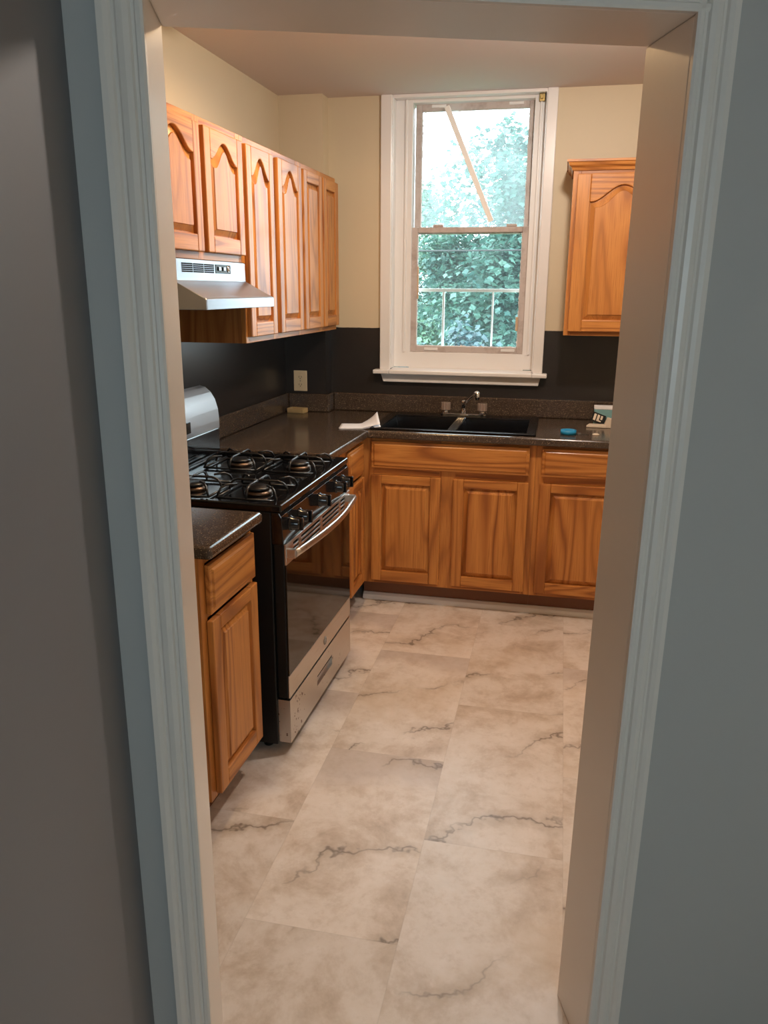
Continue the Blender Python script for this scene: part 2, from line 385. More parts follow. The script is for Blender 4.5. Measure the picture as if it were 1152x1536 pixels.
def sash(name, y, x0, x1, z0, z1, st, bt, tp, glass):
    f = MB(); d = .032
    f.box(x0, x0+st, y, y+d, z0, z1); f.box(x1-st, x1, y, y+d, z0, z1); f.box(x0+st, x1-st, y, y+d, z0, z0+bt); f.box(x0+st, x1-st, y, y+d, z1-tp, z1)
    s = f.build(name, M['sash'], W, bevel=.003)
    # ragged paint line round the glass
    g = MB(); n = 60; gx0, gx1, gz0, gz1 = x0+st-.002, x1-st+.002, z0+bt-.002, z1-tp+.002
    def strip(P, Q, inw, amp):
        up = [];
        for i in range(n+1):
            t = i/n; w = .004 + amp*max(0, random.gauss(0, .6))
            up.append((P[0]+(Q[0]-P[0])*t + inw[0]*w, P[1]+(Q[1]-P[1])*t + inw[1]*w))
        lo = [(P[0]+(Q[0]-P[0])*i/n, P[1]+(Q[1]-P[1])*i/n) for i in range(n+1)]
        vs = [(a, y+.010, c) for a, c in lo] + [(a, y+.010, c) for a, c in up] + [(a, y+.014, c) for a, c in lo] + [(a, y+.014, c) for a, c in up]
        k = n+1; fs = []
        for i in range(n): fs += [(i, i+1, k+i+1, k+i), (2*k+i, 3*k+i, 3*k+i+1, 2*k+i+1), (k+i, k+i+1, 3*k+i+1, 3*k+i)]
        g.add(vs, fs)
    strip((gx0, gz0), (gx1, gz0), (0, 1), .006); strip((gx0, gz1), (gx1, gz1), (0, -1), .002)
    strip((gx0, gz0), (gx0, gz1), (1, 0), .003); strip((gx1, gz0), (gx1, gz1), (-1, 0), .003)
    g.build('paint_edge', M['white'], s)
    MB().box(x0+st-.004, x1-st+.004, y+.016, y+.020, z0+bt-.004, z1-tp+.004).build('pane', glass, s)
    return s
low = sash('lower_sash', SY, SX0, SX1, 1.243, 1.902, .036, .034, .028, M['glass'])
upp = sash('upper_sash', SY+.036, SX0+.010, SX1+.002, 1.868, 2.510, .034, .030, .034, M['glass_hazy'])
for s, y, zz, xs in ((upp, SY+.036, 2.500, (.765, 1.165)), (low, SY, 1.262, (.755, 1.180))):
    for x in xs: MB().box(x, x+.075, y-.006, y+.004, zz-.008, zz+.006).build('sash_tab', M['white'], s, bevel=.002)
for x in (.79, 1.18): MB().box(x, x+.055, SY+.002, SY+.03, 1.902, 1.916).build('sash_lock', M['sash'], low, bevel=.004)
b = MB(); b.box(SX0+.024, SX0+.044, SY+.004, SY+.016, 1.53, 1.70); b.build('bare_patch', M['raw_wood'], low, bevel=.003)
b = MB(); b.box(SX1-.050, SX1-.030, SY+.004, SY+.016, 1.365, 1.44); b.build('bare_patch', M['raw_wood'], low, bevel=.003)
b = MB()                           # outer storm screen frame
b.box(.655, 1.32, .170, .190, 1.568, 1.586)
b.box(.838, .850, .170, .190, 1.23, 1.568); b.box(1.114, 1.123, .170, .190, 1.23, 1.568)
b.build('storm_frame', M['white'], W, bevel=.002)
cas = MB()                         # side casings, stool and apron
cas.box(.5234, WX0, -.020, 0, 1.150, CEIL); cas.box(WX1, 1.4125, -.020, 0, 1.150, CEIL); cas.box(WX0, WX1, -.012, 0, 2.518, CEIL)
struct(cas.build('trim_7', M['white'], bevel=.004))
struct(MB().prism([(-.062, 1.130), (-.062, 1.152), (.066, 1.158), (.066, 1.130)], 'x', WX0, WX1).box(.493, WX0, -.062, 0, 1.130, 1.152).box(WX1, 1.438, -.062, 0, 1.130, 1.152).build('window_sill', M['white'], W, bevel=.005))
b = MB(); b.prism([(.530, 1.130), (1.405, 1.130), (1.395, 1.084), (.545, 1.084)], 'y', -.026, 0); struct(b.build('trim_8', M['white'], bevel=.004))
br = tag(MB().box(1.318, 1.346, .046, .066, 2.488, 2.526).box(1.325, 1.338, .026, .046, 2.496, 2.514).build('rod_bracket', M['brass'], bevel=.002), 'small aged brass rod bracket at the top right corner of the window', 'bracket')
b = MB()
p0, p1 = Vector((.852, .062, 2.484)), Vector((1.100, .084, 1.928))
dv = (p1-p0); ang = math.atan2(dv.x, -dv.z); Ls = dv.length
b.box(-.014, .014, -.010, .010, -Ls, 0)
o = b.build('wooden_stick', M['stick'], bevel=.002, loc=p0); o.rotation_euler = (math.asin(dv.y/Ls), -ang, 0)
tag(o, 'pale wooden stick leaning slantwise across the hazy upper window pane', 'stick')

# ------------------------------------------------------------------ cabinets (local x along the front, front at y = 0 facing -y)
def arch_z(x, xl, xr, zt, drop):
    u = abs((x - (xl+xr)/2) / ((xr-xl)/2)); u = min(1, u/.93)
    return zt - drop*(1 - (0.5+0.5*math.cos(PI*u))**.9)
def make_door(parent, x0, x1, z0, z1, arch=0, st=.052, top=.042, bot=.055):
    T = .021
    f = MB(); xl, xr, zb, zt = x0+st, x1-st, z0+bot, z1-top
    f.box(x0, xl, -T, -.001, z0, z1, 0); f.box(xr, x1, -T, -.001, z0, z1, 0); f.box(xl, xr, -T, -.001, z0, zb, 1)
    N = 28 if arch else 1
    def A(x):
        return arch_z(x, xl, xr, zt, arch) if arch else zt
    pts = [(xl + (xr-xl)*i/N, A(xl + (xr-xl)*i/N)) for i in range(N+1)]
    f.prism([(xl, z1)] + pts + [(xr, z1)], 'y', -T, -.001, 1)
    d = f.build('door', [M['oak'], M['oak_h']], parent, bevel=.0035)
    def loop(ins):
        out = [(xl+ins, zb+ins), (xr-ins, zb+ins)]
        for i in range(N, -1, -1):
            x = xl + (xr-xl)*i/N; e = 1e-3
            s = (A(min(xr, x+e)) - A(max(xl, x-e))) / (2*e) if arch else 0
            xx = xl+ins + (xr-xl-2*ins)*i/N
            out.append((xx, A(x) - ins*math.sqrt(1+s*s)))
        return out
    g = MB(); LV = [(-.004, -.0), (-.006, -.0), (-.0065, .005), (-.0165, .024), (-.0200, .0258)]
    vs = []; n = N+3
    for y, ins in LV: vs += [(x, y, z) for x, z in loop(ins)]
    fs = [(k*n+i, k*n+(i+1) % n, (k+1)*n+(i+1) % n, (k+1)*n+i) for k in range(len(LV)-1) for i in range(n)]
    fs += [tuple(range(n))[::-1], tuple((len(LV)-1)*n+i for i in range(n))]
    g.add(vs, fs); g.build('raised_panel', M['oak'], d)
    return d
def make_drawer(parent, x0, x1, z0, z1, name='drawer_front'):
    g = MB(); lv = [(-.001, 0), (-.014, 0), (-.016, .004), (-.0165, .012), (-.021, .018)]
    vs = []
    for y, i in lv: vs += [(x0+i, y, z0+i), (x1-i, y, z0+i), (x1-i, y, z1-i), (x0+i, y, z1-i)]
    fs = [(k*4+i, k*4+(i+1) % 4, (k+1)*4+(i+1) % 4, (k+1)*4+i) for k in range(len(lv)-1) for i in range(4)] + [(3,2,1,0), tuple(len(lv)*4-4+i for i in range(4))]
    return g.add(vs, fs).build(name, M['oak_h'], parent, bevel=.0015)
def face_frame(parent, w, z0, z1, stiles, rails):
    f = MB()
    for a, c in stiles: f.box(a, c, 0, .019, z0, z1, 0)
    for zl, zh, a, c in rails: f.box(a, c, .0005, .019, zl, zh, 1)
    return f.build('face_frame', [M['oak'], M['oak_h']], parent, bevel=.0012)
def base_carcass(parent, w, depth, z0=.114, z1=.876, kick=.07):
    f = MB()
    f.box(0, .016, .019, depth, z0, z1); f.box(w-.016, w, .019, depth, z0, z1); f.box(.016, w-.016, .019, depth, z0, z0+.016); f.box(.016, w-.016, depth-.008, depth, z0+.016, z1)
    f.build('carcass', M['oak_side'], parent)
    MB().box(0, w, kick, kick+.016, 0.002, z0).box(0, .016, kick+.016, depth, .002, z0).box(w-.016, w, kick+.016, depth, .002, z0).build('toe_kick', M['kick'], parent)
# --- back run
FY = -.606
x0 = .560
t = thing('sink_base_cabinet', 'wide oak base cabinet with two square-panel doors under the black sink', 'cabinet', (x0, FY, 0))
w = 1.4195 - x0
base_carcass(t, w, .59)
face_frame(t, w, .114, .876, [(0, .070), (.398, .478), (w-.042, w)], [(.114, .145, .070, w-.042), (.690, .727, .070, w-.042), (.850, .876, .070, w-.042)])
make_drawer(t, .6168-x0, 1.390-x0, .7243, .861, 'false_drawer_front')
make_door(t, .6168-x0, .968-x0, .134, .690); make_door(t, 1.029-x0, 1.392-x0, .134, .690)
x0 = 1.4200
t = thing('drawer_base_cabinet', 'oak base cabinet with one drawer above one door, right of the sink cabinet', 'cabinet', (x0, FY, 0))
w = .46
base_carcass(t, w, .59)
face_frame(t, w, .114, .876, [(0, .042), (w-.042, w)], [(.114, .145, .042, w-.042), (.690, .727, .042, w-.042), (.850, .876, .042, w-.042)])
make_drawer(t, .028, w-.028, .7243, .861); make_door(t, .025, w-.025, .134, .690)
struct(MB().prism([(-.562, 0), (-.536, 0), (-.536, .034), (-.544, .034), (-.558, .024), (-.562, .012)], 'x', .560, 1.88).build('baseboard_back', M['white']))
# --- left run
def left_thing(name, label, fx, ya, z=0):
    return thing(name, label, 'cabinet', LW(fx, ya, z), PI/2 + TH)
ya, yb = -1.235, -.6085
t = left_thing('corner_base_cabinet', 'narrow oak base cabinet in the inner corner, between the stove and the sink cabinet', .5835, ya); w = yb-ya
base_carcass(t, w, .57)
face_frame(t, w, .114, .876, [(0, .345), (w-.030, w)], [(.114, .145, .345, w-.030), (.690, .727, .345, w-.030), (.850, .876, .345, w-.030)])
make_drawer(t, -.905-ya, -.645-ya, .705, .853); make_door(t, -.895-ya, -.645-ya, .134, .685, st=.045)
ya, yb = -2.495, -2.130
t = left_thing('end_base_cabinet', 'oak base cabinet with a drawer over a tall door, between doorway and stove', .6235, ya); w = yb-ya
base_carcass(t, w, .60)
face_frame(t, w, .114, .876, [(0, .04), (w-.03, w)], [(.114, .145, .04, w-.03), (.688, .715, .04, w-.03), (.850, .876, .04, w-.03)])
make_drawer(t, -2.460-ya, -2.138-ya, .700, .846); make_door(t, -2.466-ya, -2.140-ya, .128, .683)
# --- wall cabinets
UX, UT, UB = .3035, 2.130, 1.369
def upper(name, label, ya, yb, zb, doors, arch, zd0, zd1, mid):
    t = left_thing(name, label, UX, ya); w = yb-ya
    f = MB(); D = UX-.003
    f.box(0, .014, .019, D, zb, UT); f.box(w-.014, w, .019, D, zb, UT); f.box(.014, w-.014, .019, D, zb+.012, zb+.026); f.box(.014, w-.014, .019, D, UT-.014, UT); f.box(.014, w-.014, D-.006, D, zb+.026, UT-.014)
    f.build('carcass', M['oak_side'], t)
    face_frame(t, w, zb, UT, [(0, .036), (mid-.024, mid+.024), (w-.036, w)], [(zb, zb+.038, .036, w-.036), (UT-.038, UT, .036, w-.036)])
    for a, c in doors: make_door(t, a-ya, c-ya, zd0, zd1, arch, st=.048, top=.036 if arch else .05)
    return t
upper('hood_cabinet', 'short oak wall cabinet with two arched doors, above the range hood', -2.110, -1.3475, 1.675, [(-2.078, -1.720), (-1.688, -1.366)], .062, 1.700, 2.104, .407)
upper('arched_wall_cabinet', 'tall oak wall cabinet with two narrow arched doors, right of the range hood', -1.3470, -.6825, UB, [(-1.331, -1.046), (-.998, -.697)], .072, 1.393, 2.104, .325)
upper('square_wall_cabinet', 'tall oak wall cabinet with two narrow square-panel doors, at the far corner', -.6820, -.108, UB, [(-.668, -.392), (-.367, -.120)], 0, 1.393, 2.104, .302)
t = thing('crowned_wall_cabinet', 'oak wall cabinet with crown moulding and an arched door, right of the window', 'cabinet', (1.508, -.306, 0)); w = .462
f = MB(); D = .303; zb, zt = 1.368, 2.120
f.box(0, .014, .019, D, zb, zt); f.box(w-.014, w, .019, D, zb, zt); f.box(.014, w-.014, .019, D, zb+.012, zb+.026); f.box(.014, w-.014, .019, D, zt-.014, zt); f.box(.014, w-.014, D-.006, D, zb+.026, zt-.014)
f.build('carcass', M['oak_side'], t)
face_frame(t, w, zb, zt, [(0, .036), (w-.036, w)], [(zb, zb+.036, .036, w-.036), (zt-.036, zt, .036, w-.036)])
make_door(t, .020, w-.020, 1.388, 2.100, .072, st=.062, top=.050)
cp = [(0, 0), (.006, 0), (.010, .012), (.022, .022), (.026, .034), (.032, .036), (.032, .046), (0, .046)]
n = len(cp); path = [(0, D, -1, 0), (0, 0, -1, -1), (w, 0, 1, -1), (w, D, 1, 0)]; vs = []
for px, py, dx, dy in path: vs += [(px + dx*q, py + dy*q, 2.120-.004 + h) for q, h in cp]
fs = [(k*n+i, k*n+(i+1) % n, (k+1)*n+(i+1) % n, (k+1)*n+i) for k in range(3) for i in range(n)] + [tuple(range(n)), tuple(3*n+i for i in range(n))]
MB().add(vs, fs).build('crown_moulding', M['oak_h'], t)

# ------------------------------------------------------------------ worktops
def rot_left(x, y, z):             # follow the left wall in the left leg only
    k = max(0, min(1, (-y - .64)/.3)); return (x + (-y)*ST*k*0 + ((x*CT - y*ST) - x)*k, y + (x*ST + y*CT - y)*k*0, z)
t = thing('worktop', 'dark brown speckled L-shaped worktop holding the sink, running into the corner', 'worktop', (0, 0, .876))
xs = [.003, CHX+.004, .608, .640, 1.385, 1.90]; ys = [-1.238, -.644, -.588, -.092, CHY-.003, -.003]
ys = sorted(ys)
def keep(i, j):
    cx, cy = (xs[i]+xs[i+1])/2, (ys[j]+ys[j+1])/2
    if cy < -.644: return cx < .608
    if .640 < cx < 1.385 and -.588 < cy < -.092: return False
    if cx < CHX+.004 and cy > CHY-.003: return False
    return True
b = MB().cells(xs, ys, keep, 0, .038)
b.build('top', M['counter'], t, bevel=.010, seg=4, xf=rot_left)
b = MB()
b.box(.003, .022, -1.238, CHY-.004, .0385, .138)
b.build('backsplash', M['counter'], t, bevel=.006, seg=3, xf=rot_left)
MB().box(.023, CHX+.022, CHY-.022, CHY-.003, .0385, .138).box(CHX+.003, CHX+.022, CHY-.003, -.003, .0385, .138).build('backsplash', M['counter'], t, bevel=.006, seg=3)
MB().box(CHX+.0225, 1.90, -.022, -.003, .0385, .138).build('backsplash', M['counter'], t, bevel=.006, seg=3)
t = thing('end_worktop', 'short dark brown speckled worktop nearest the doorway, left of the stove', 'worktop', LW(0, -2.505, .876), TH)
MB().box(.003, .668, 0, .378, 0, .038).build('top', M['counter'], t, bevel=.014, seg=4)
MB().box(.003, .022, 0, .378, .0385, .138).build('backsplash', M['counter'], t, bevel=.006, seg=3)

# ------------------------------------------------------------------ sink and faucet
t = thing('kitchen_sink', 'black double-bowl sink set into the worktop under the window', 'sink', (0, 0, .914))
xs = [.605, .652, .985, 1.030, 1.366, 1.412]; ys = [-.614, -.578, -.160, -.062]
hole = lambda i, j: not (j == 1 and i in (1, 3))
MB().cells(xs, ys, hole, .0005, .010).build('rim', M['black_sink'], t, bevel=.005, seg=3)
for xa, xb in ((.652, .985), (1.030, 1.366)):
    b = MB(); ya, yb, zf = -.578, -.160, -.185
    r0 = [(xa, ya), (xb, ya), (xb, yb), (xa, yb)]; r1 = [(xa+.02, ya+.02), (xb-.02, ya+.02), (xb-.02, yb-.02), (xa+.02, yb-.02)]
    q = .004
    ro = [(xa-q, ya-q), (xb+q, ya-q), (xb+q, yb+q), (xa-q, yb+q)]
    vs = [(x, y, .003) for x, y in r0] + [(x, y, zf) for x, y in r1] + [(x, y, .003) for x, y in ro] + [(x, y, zf-q) for x, y in ro]
    fs = [(i, (i+1) % 4, 4+(i+1) % 4, 4+i) for i in range(4)] + [(4,5,6,7)] + [(8+i, 8+(i+1) % 4, 12+(i+1) % 4, 12+i) for i in range(4)] + [(15,14,13,12)] + [(i, (i+1) % 4, 8+(i+1) % 4, 8+i) for i in range(4)]
    bo = b.add(vs, fs).build('bowl', M['black_sink'], t, bevel=.008, seg=3)
    MB().lathe([(.0, .004), (.028, .004), (.038, .0015), (.040, 0)], ((xa+xb)/2, -.36, zf+.001)).build('drain', M['chrome'], bo)
t = thing('faucet', 'low chrome faucet with two knobs and a slim spout behind the sink', 'faucet', (1.010, -.100, .9245))
MB().prism([(-.122, -.018), (-.110, -.028), (.110, -.028), (.122, -.018), (.122, .018), (.110, .026), (-.110, .026), (-.122, .018)], 'z', 0, .012).build('base_plate', M['chrome'], t, bevel=.003)
for x in (-.099, .099):
    k = MB().lathe([(.017, 0), (.017, .010), (.012, .014)], (x, 0, .0125)).build('valve', M['chrome'], t)
    pr = []; 
    b = MB(); seg = 24
    for j in range(seg):
        a = 2*PI*j/seg; r = .025 + (.002 if j % 2 else -.001); pr.append((x + r*math.cos(a), r*math.sin(a)))
    b.prism(pr, 'z', .027, .068).build('knob', M['acrylic'], k, bevel=.002)
MB().lathe([(.016, 0), (.015, .04), (.017, .055), (.013, .068), (0, .070)], (0, 0, .0125)).build('spout_post', M['chrome'], t)
sp = MB().tube([(0, -.005, .060), (.022, -.040, .085), (.052, -.095, .117), (.074, -.135, .138), (.083, -.152, .142)], [.011, .010, .009, .009, .010], 12).build('spout', M['chrome'], t)
MB().lathe([(0, .012), (.009, .011), (.013, .004), (.013, -.016), (.010, -.030), (.008, -.030)], (.086, -.158, .136), seg=16).build('spout_tip', M['chrome'], sp)

# ------------------------------------------------------------------ stove (left-run coordinates, own origin on the floor)
S = thing('gas_stove', 'black gas stove with stainless oven door trim and bottom drawer, against the left wall', 'stove', (0, 0, 0), TH)
Y0, Y1 = -2.035, -1.252
MB().box(.03, .655, Y0, Y1, .035, .884).build('body', M['black'], S, bevel=.003)
for x in (.10, .60):
    for y in (Y0+.05, Y1-.05): MB().lathe([(.014, 0), (.018, .004), (.018, .036)], (x, y, .0), seg=14).build('foot', M['black'], S)
ck = MB(); ck.cells([.03, .120, .640, .692], [Y0-.002, Y0+.024, Y1-.024, Y1+.002], lambda i, j: not (i == 1 and j == 1), .8845, .910)
ck.box(.119, .641, Y0+.023, Y1-.023, .885, .897)
cook = ck.build('cooktop', M['black_gloss'], S, bevel=.006, seg=3)
# control panel, tipped a little, with a bright edge
MB().prism([(.656, .776), (.697, .776), (.692, .868), (.684, .8835), (.656, .8835)], 'y', Y0, Y1).build('control_panel', M['black_gloss'], S, bevel=.002)
MB().box(.688, .6925, Y0+.002, Y1-.002, .8705, .8722).build('panel_trim', M['chrome'], S)
for y in (-1.955, -1.860, -1.640, -1.430, -1.335):
    k = MB().lathe([(.024, 0), (.024, .004), (.021, .010), (.019, .030), (.016, .034), (0, .034)], (.694, y, .828), 'x', 24).build('control_knob', M['black_gloss'], S)
    MB().box(.700, .738, y-.0055, y+.0055, .806, .850).build('grip', M['black_gloss'], k, bevel=.003)
    MB().lathe([(.027, 0), (.027, .003), (.024, .004)], (.6935, y, .828), 'x', 24).build('bezel', M['black_gloss'], k)
    MB().box(.738, .7388, y-.0012, y+.0012, .834, .849).build('pointer', M['chrome'], k)
# burners and grates
for bx in (.300, .545):
    for by in (-1.862, -1.445):
        bu = MB().lathe([(.048, 0), (.048, .008), (.040, .014), (.036, .016)], (bx, by, .8972), seg=28).build('burner', M['brass_burner'], S)
        MB().lathe([(.038, .016), (.042, .019), (.042, .024), (.034, .028), (0, .029)], (bx, by, .8972), seg=28).build('burner_cap', M['iron'], bu)
        g = MB(); q, r = .108, .0042; zb, zt = .9035, .945
        c = [(bx-q, by-q), (bx+q, by-q), (bx+q, by+q), (bx-q, by+q)]
        for i in range(4): g.tube([(*c[i], zb), (*c[(i+1) % 4], zb)], r, 8)
        for dx, dy in ((1,0),(-1,0),(0,1),(0,-1)):
            g.tube([(bx+dx*q, by+dy*q, zb), (bx+dx*(q-.004), by+dy*(q-.004), zb+.022), (bx+dx*(q-.016), by+dy*(q-.016), zt-.006), (bx+dx*(q-.034), by+dy*(q-.034), zt), (bx+dx*.020, by+dy*.020, zt), (bx, by, zt-.002)], r, 8)
        for dx, dy in ((1,1),(-1,1),(-1,-1),(1,-1)):
            g.tube([(bx+dx*q, by+dy*q, zb), (bx+dx*(q-.012), by+dy*(q-.012), zt-.012), (bx+dx*(q-.026), by+dy*(q-.026), zt-.002), (bx+dx*.055, by+dy*.055, zt-.004)], r, 8)
        g.build('grate', M['iron'], S)
# oven door
D0, D1 = Y0+.010, Y1-.010
od = MB().box(.657, .694, D0, D1, .214, .774).build('oven_door', M['black'], S, bevel=.003)
MB().box(.6945, .700, D0+.001, D1-.001, .299, .702).build('oven_window', M['oven_glass'], od, bevel=.001)
MB().box(.6945, .700, D0, D1, .2145, .2985).build('bottom_band', M['steel'], od, bevel=.0015)
b = MB(); b.box(.6945, .701, D0, D1, .7025, .718); b.box(.6945, .701, D0, D1, .762, .774); b.box(.6945, .701, D0, D0+.070, .718, .762); b.box(.6945, .701, D1-.070, D1, .718, .762)
for zc in (.7315, .7475): b.box(.6945, .701, D0+.07, D1-.07, zc-.0035, zc+.0035)
for yv in (-1.885, -1.645, -1.405): b.box(.6945, .701, yv-.012, yv+.012, .718, .762)
b.build('vent_band', M['steel'], od, bevel=.001)
MB().box(.6942, .6955, D0+.06, D1-.06, .716, .764).build('vent_slots', M['dark_slot'], od)
hn = MB(); pts = []; N = 20
for i in range(N+1):
    u = i/N; y = D0+.012 + (D1-D0-.024)*u
    out = .728 + .030*math.sin(PI*u)
    pts.append((out, y, .742 + .004*math.sin(PI*u)))
hn.tube(pts, .0135, 14, flat=.62)
hn.box(.700, .730, D0+.004, D0+.024, .728, .757); hn.box(.700, .730, D1-.024, D1-.004, .728, .757)
hn.build('door_handle', M['steel'], od)
lg = MB().lathe([(.017, 0), (.017, .0015), (0, .0015)], (.700, -1.620, .252), 'x', 28).build('badge', M['badge'], od)
b = MB()                           # the maker's round monogram
b.tube([(.702, -1.620+.0135*math.cos(2*PI*i/24), .252+.0135*math.sin(2*PI*i/24)) for i in range(25)], .0007, 6)
b.tube([(.702, -1.620-.009+.0005*i + .0035*math.sin(i*.62), .252+.006*math.cos(i*.62)) for i in range(15)], .0008, 6)
b.tube([(.702, -1.620+.001+.0005*i + .0030*math.sin(i*.62+1), .252+.006*math.cos(i*.62+1)) for i in range(15)], .0008, 6)
b.build('monogram', M['chrome'], lg)
dr = MB(); ys = [D0, -1.725, -1.530, D1]; zs = [.042, .108, .150, .206]
for i in range(3):
    for j in range(3):
        if i == 1 and j == 1: continue
        dr.box(.656, .700, ys[i], ys[i+1], zs[j], zs[j+1])
dr.box(.656, .688, -1.725, -1.530, .108, .150)
dr = dr.build('bottom_drawer', M['steel_rust'], S)
MB().prism([(.6885, .1485), (.699, .1485), (.697, .140), (.6885, .139)], 'y', -1.722, -1.533).build('pull_lip', M['dark_slot'], dr)
# back guard
MB().box(.030, .124, Y0+.004, Y1-.004, .911, 1.010).build('back_riser', M['black_gloss'], S, bevel=.004)
pf = [(.030, 1.0105), (.126, 1.0105), (.127, 1.045), (.123, 1.090), (.112, 1.130), (.094, 1.160), (.070, 1.180), (.046, 1.186), (.030, 1.182)]
bg = MB().prism(pf, 'y', Y0+.004, Y1-.004, sm=True).build('back_panel', M['silver'], S)
MB().box(.1235, .1285, -1.78, -1.52, 1.030, 1.075).build('clock_display', M['oven_glass'], bg, bevel=.001)

# ------------------------------------------------------------------ range hood
H = thing('range_hood', 'stainless range hood with slotted vents under the short wall cabinet', 'hood', (0, 0, 0), TH)
h0, h1 = -1.942, -1.3485
hp = [(.004, 1.6740), (.309, 1.6740), (.311, 1.672), (.312, 1.606), (.316, 1.602), (.408, 1.5555), (.420, 1.551), (.4255, 1.546), (.4265, 1.513), (.418, 1.513), (.416, 1.540), (.312, 1.590), (.02, 1.590), (.018, 1.513), (.004, 1.513)]
hb = MB().prism(hp, 'y', h0+.003, h1-.003)
sd = [(.004, 1.6740), (.309, 1.6740), (.311, 1.606), (.408, 1.5545), (.4255, 1.545), (.4260, 1.513), (.004, 1.513)]
hb.prism(sd, 'y', h0, h0+.003); hb.prism(sd, 'y', h1-.003, h1)
hb.build('canopy', M['hood_steel'], H, bevel=.0018)
vt = MB()
for gi in range(3):
    ya = -1.874 + .083*gi
    for r in range(5): vt.box(.3105, .3128, ya, ya+.076, 1.6315+.0062*r, 1.6315+.0062*r+.0046)
vt.build('vent_slots', M['dark_slot'], H)
sp = MB().box(.3105, .3132, -1.619, -1.490, 1.631, 1.662).build('switch_panel', M['black'], H, bevel=.001)
for y in (-1.590, -1.550): MB().box(.3132, .3172, y-.011, y+.011, 1.640, 1.654).build('rocker_switch', M['black_gloss'], sp, bevel=.0015)
MB().lathe([(.012, 0), (.012, .002), (0, .0025)], (.3133, -1.512, 1.648), 'x', 20).build('oval_plate', M['chrome'], sp)

# ------------------------------------------------------------------ small things
t = thing('wall_outlet', 'ivory wall socket plate on the dark corner above the worktop', 'outlet', (.088, CHY-.0005, 1.083))
pl = MB().box(-.039, .039, -.006, 0, -.057, .057).build('cover_plate', M['outlet'], t, bevel=.003)
for z in (-.021, .021):
    s = MB().prism([(.017*math.cos(a*PI/8), z + .0145*math.sin(a*PI/8)) for a in range(16)], 'y', -.0075, -.0055).build('socket', M['outlet'], t)
    MB().box(-.008, -.006, -.0080, -.0074, z-.003, z+.006).box(.006, .008, -.0080, -.0074, z-.003, z+.006).lathe([(.0025, -.0080), (.0025, -.0074)], (0, 0, z-.008), 'y', 10).build('slot', M['dark_slot'], s)
MB().lathe([(.003, -.0075), (.003, -.0060)], (0, 0, 0), 'y', 10).build('screw', M['badge'], t)
b = MB().box(-.050, .050, -.030, .030, 0, .006); b.box(-.050, -.040, -.030, .030, .006, .026); b.box(.040, .050, -.030, .030, .006, .026); b.box(-.040, .040, -.030, -.022, .006, .026); b.box(-.040, .040, .022, .030, .006, .026)
o = b.build('open_box', M['tan'], bevel=.002, loc=(.088, -.168, .9145), rotz=-.15); tag(o, 'small tan open box on the worktop below the wall socket', 'box')
# folded sheets of paper with a lifted corner
def sheet(name, z, dx, curl, label):
    n, k = 14, 6; vs = []; fs = []
    A, B, Cc, Dd = Vector((.456, -.640)), Vector((.655, -.592)), Vector((.610, -.455)), Vector((.432, -.492))
    for j in range(k+1):
        for i in range(n+1):
            u, v = i/n, j/k
            p = A.lerp(B, u).lerp(Dd.lerp(Cc, u), v)
            h = max(0, u-.45)/.55
            vs.append((p.x+dx, p.y, z + max(0.010*h if u > .62 else 0, 0) + curl*(h**2)*(.25+.75*v)))
    for j in range(k):
        for i in range(n): fs.append((j*(n+1)+i, j*(n+1)+i+1, (j+1)*(n+1)+i+1, (j+1)*(n+1)+i))
    o = MB().add(vs, fs, sm=True).build(name, M['paper']); m = o.modifiers.new('solid', 'SOLIDIFY'); m.thickness = .0008; m.offset = 1
    return tag(o, label, 'paper', 'papers by the sink')
sheet('paper_sheet', .9150, .004, .008, 'lower white paper sheet lying flat on the worktop left of the sink')
sheet('paper_sheet', .9180, 0, .052, 'upper white paper sheet with one corner curled up, left of the sink')
t = thing('plastic_ring', 'small round bright blue plastic ring lying on the worktop right of the sink', 'ring', (1.563, -.505, .9145))
MB().lathe([(.024, 0), (.037, 0), (.037, .022), (.024, .022), (.024, 0)], (0, 0, 0), seg=28).build('rim', M['blue'], t)
MB().lathe([(.0, .002), (.0235, .002), (.0235, .010), (.0, .010)], (0, 0, 0), seg=24).build('base', M['blue'], t)
t = thing('metal_key', 'small dark metal key lying beside the bright blue plastic ring', 'key', (1.622, -.493, .9145), -.1)
MB().lathe([(.006, 0), (.013, 0), (.013, .003), (.006, .003), (.006, 0)], (-.008, 0, 0), seg=18).build('bow', M['badge'], t)
MB().box(.005, .036, -.003, .003, 0, .003).box(.022, .027, -.007, -.003, 0, .003).box(.030, .034, -.006, -.003, 0, .003).build('blade', M['badge'], t)
o = MB().lathe([(.0, .0065), (.010, .006), (.016, .003), (.017, 0)], (0, 0, 0), seg=16).build('bottle_cap', M['cream'], loc=(1.692, -.488, .9145)); tag(o, 'small pale bottle cap near the worktop front edge, at the right', 'cap')
t = thing('teal_box', 'small box with white top and teal side behind the mail at the right end', 'box', (1.735, -.190, .9145))
MB().box(-.045, .060, .0, .045, 0, .080).build('carton', M['teal'], t, bevel=.002); MB().box(-.046, .061, -.001, .046, .0805, .098).build('lid', M['paper'], t, bevel=.002)
o = MB().prism([(-.030, 0), (.030, .0), (.030, .040), (-.012, .052)], 'y', -.030, .0).build('cream_packet', M['cream'], bevel=.002, loc=(1.765, -.245, .9145)); tag(o, 'cream packet standing in front of the teal box', 'packet')
t = thing('printed_card', 'black and white printed card leaning against the teal box', 'card', (1.712, -.212, .9530)); t.rotation_euler = (-.55, .35, .1)
cd = MB().box(-.034, .034, -.0012, .0012, -.026, .026).build('card', M['black'], t)
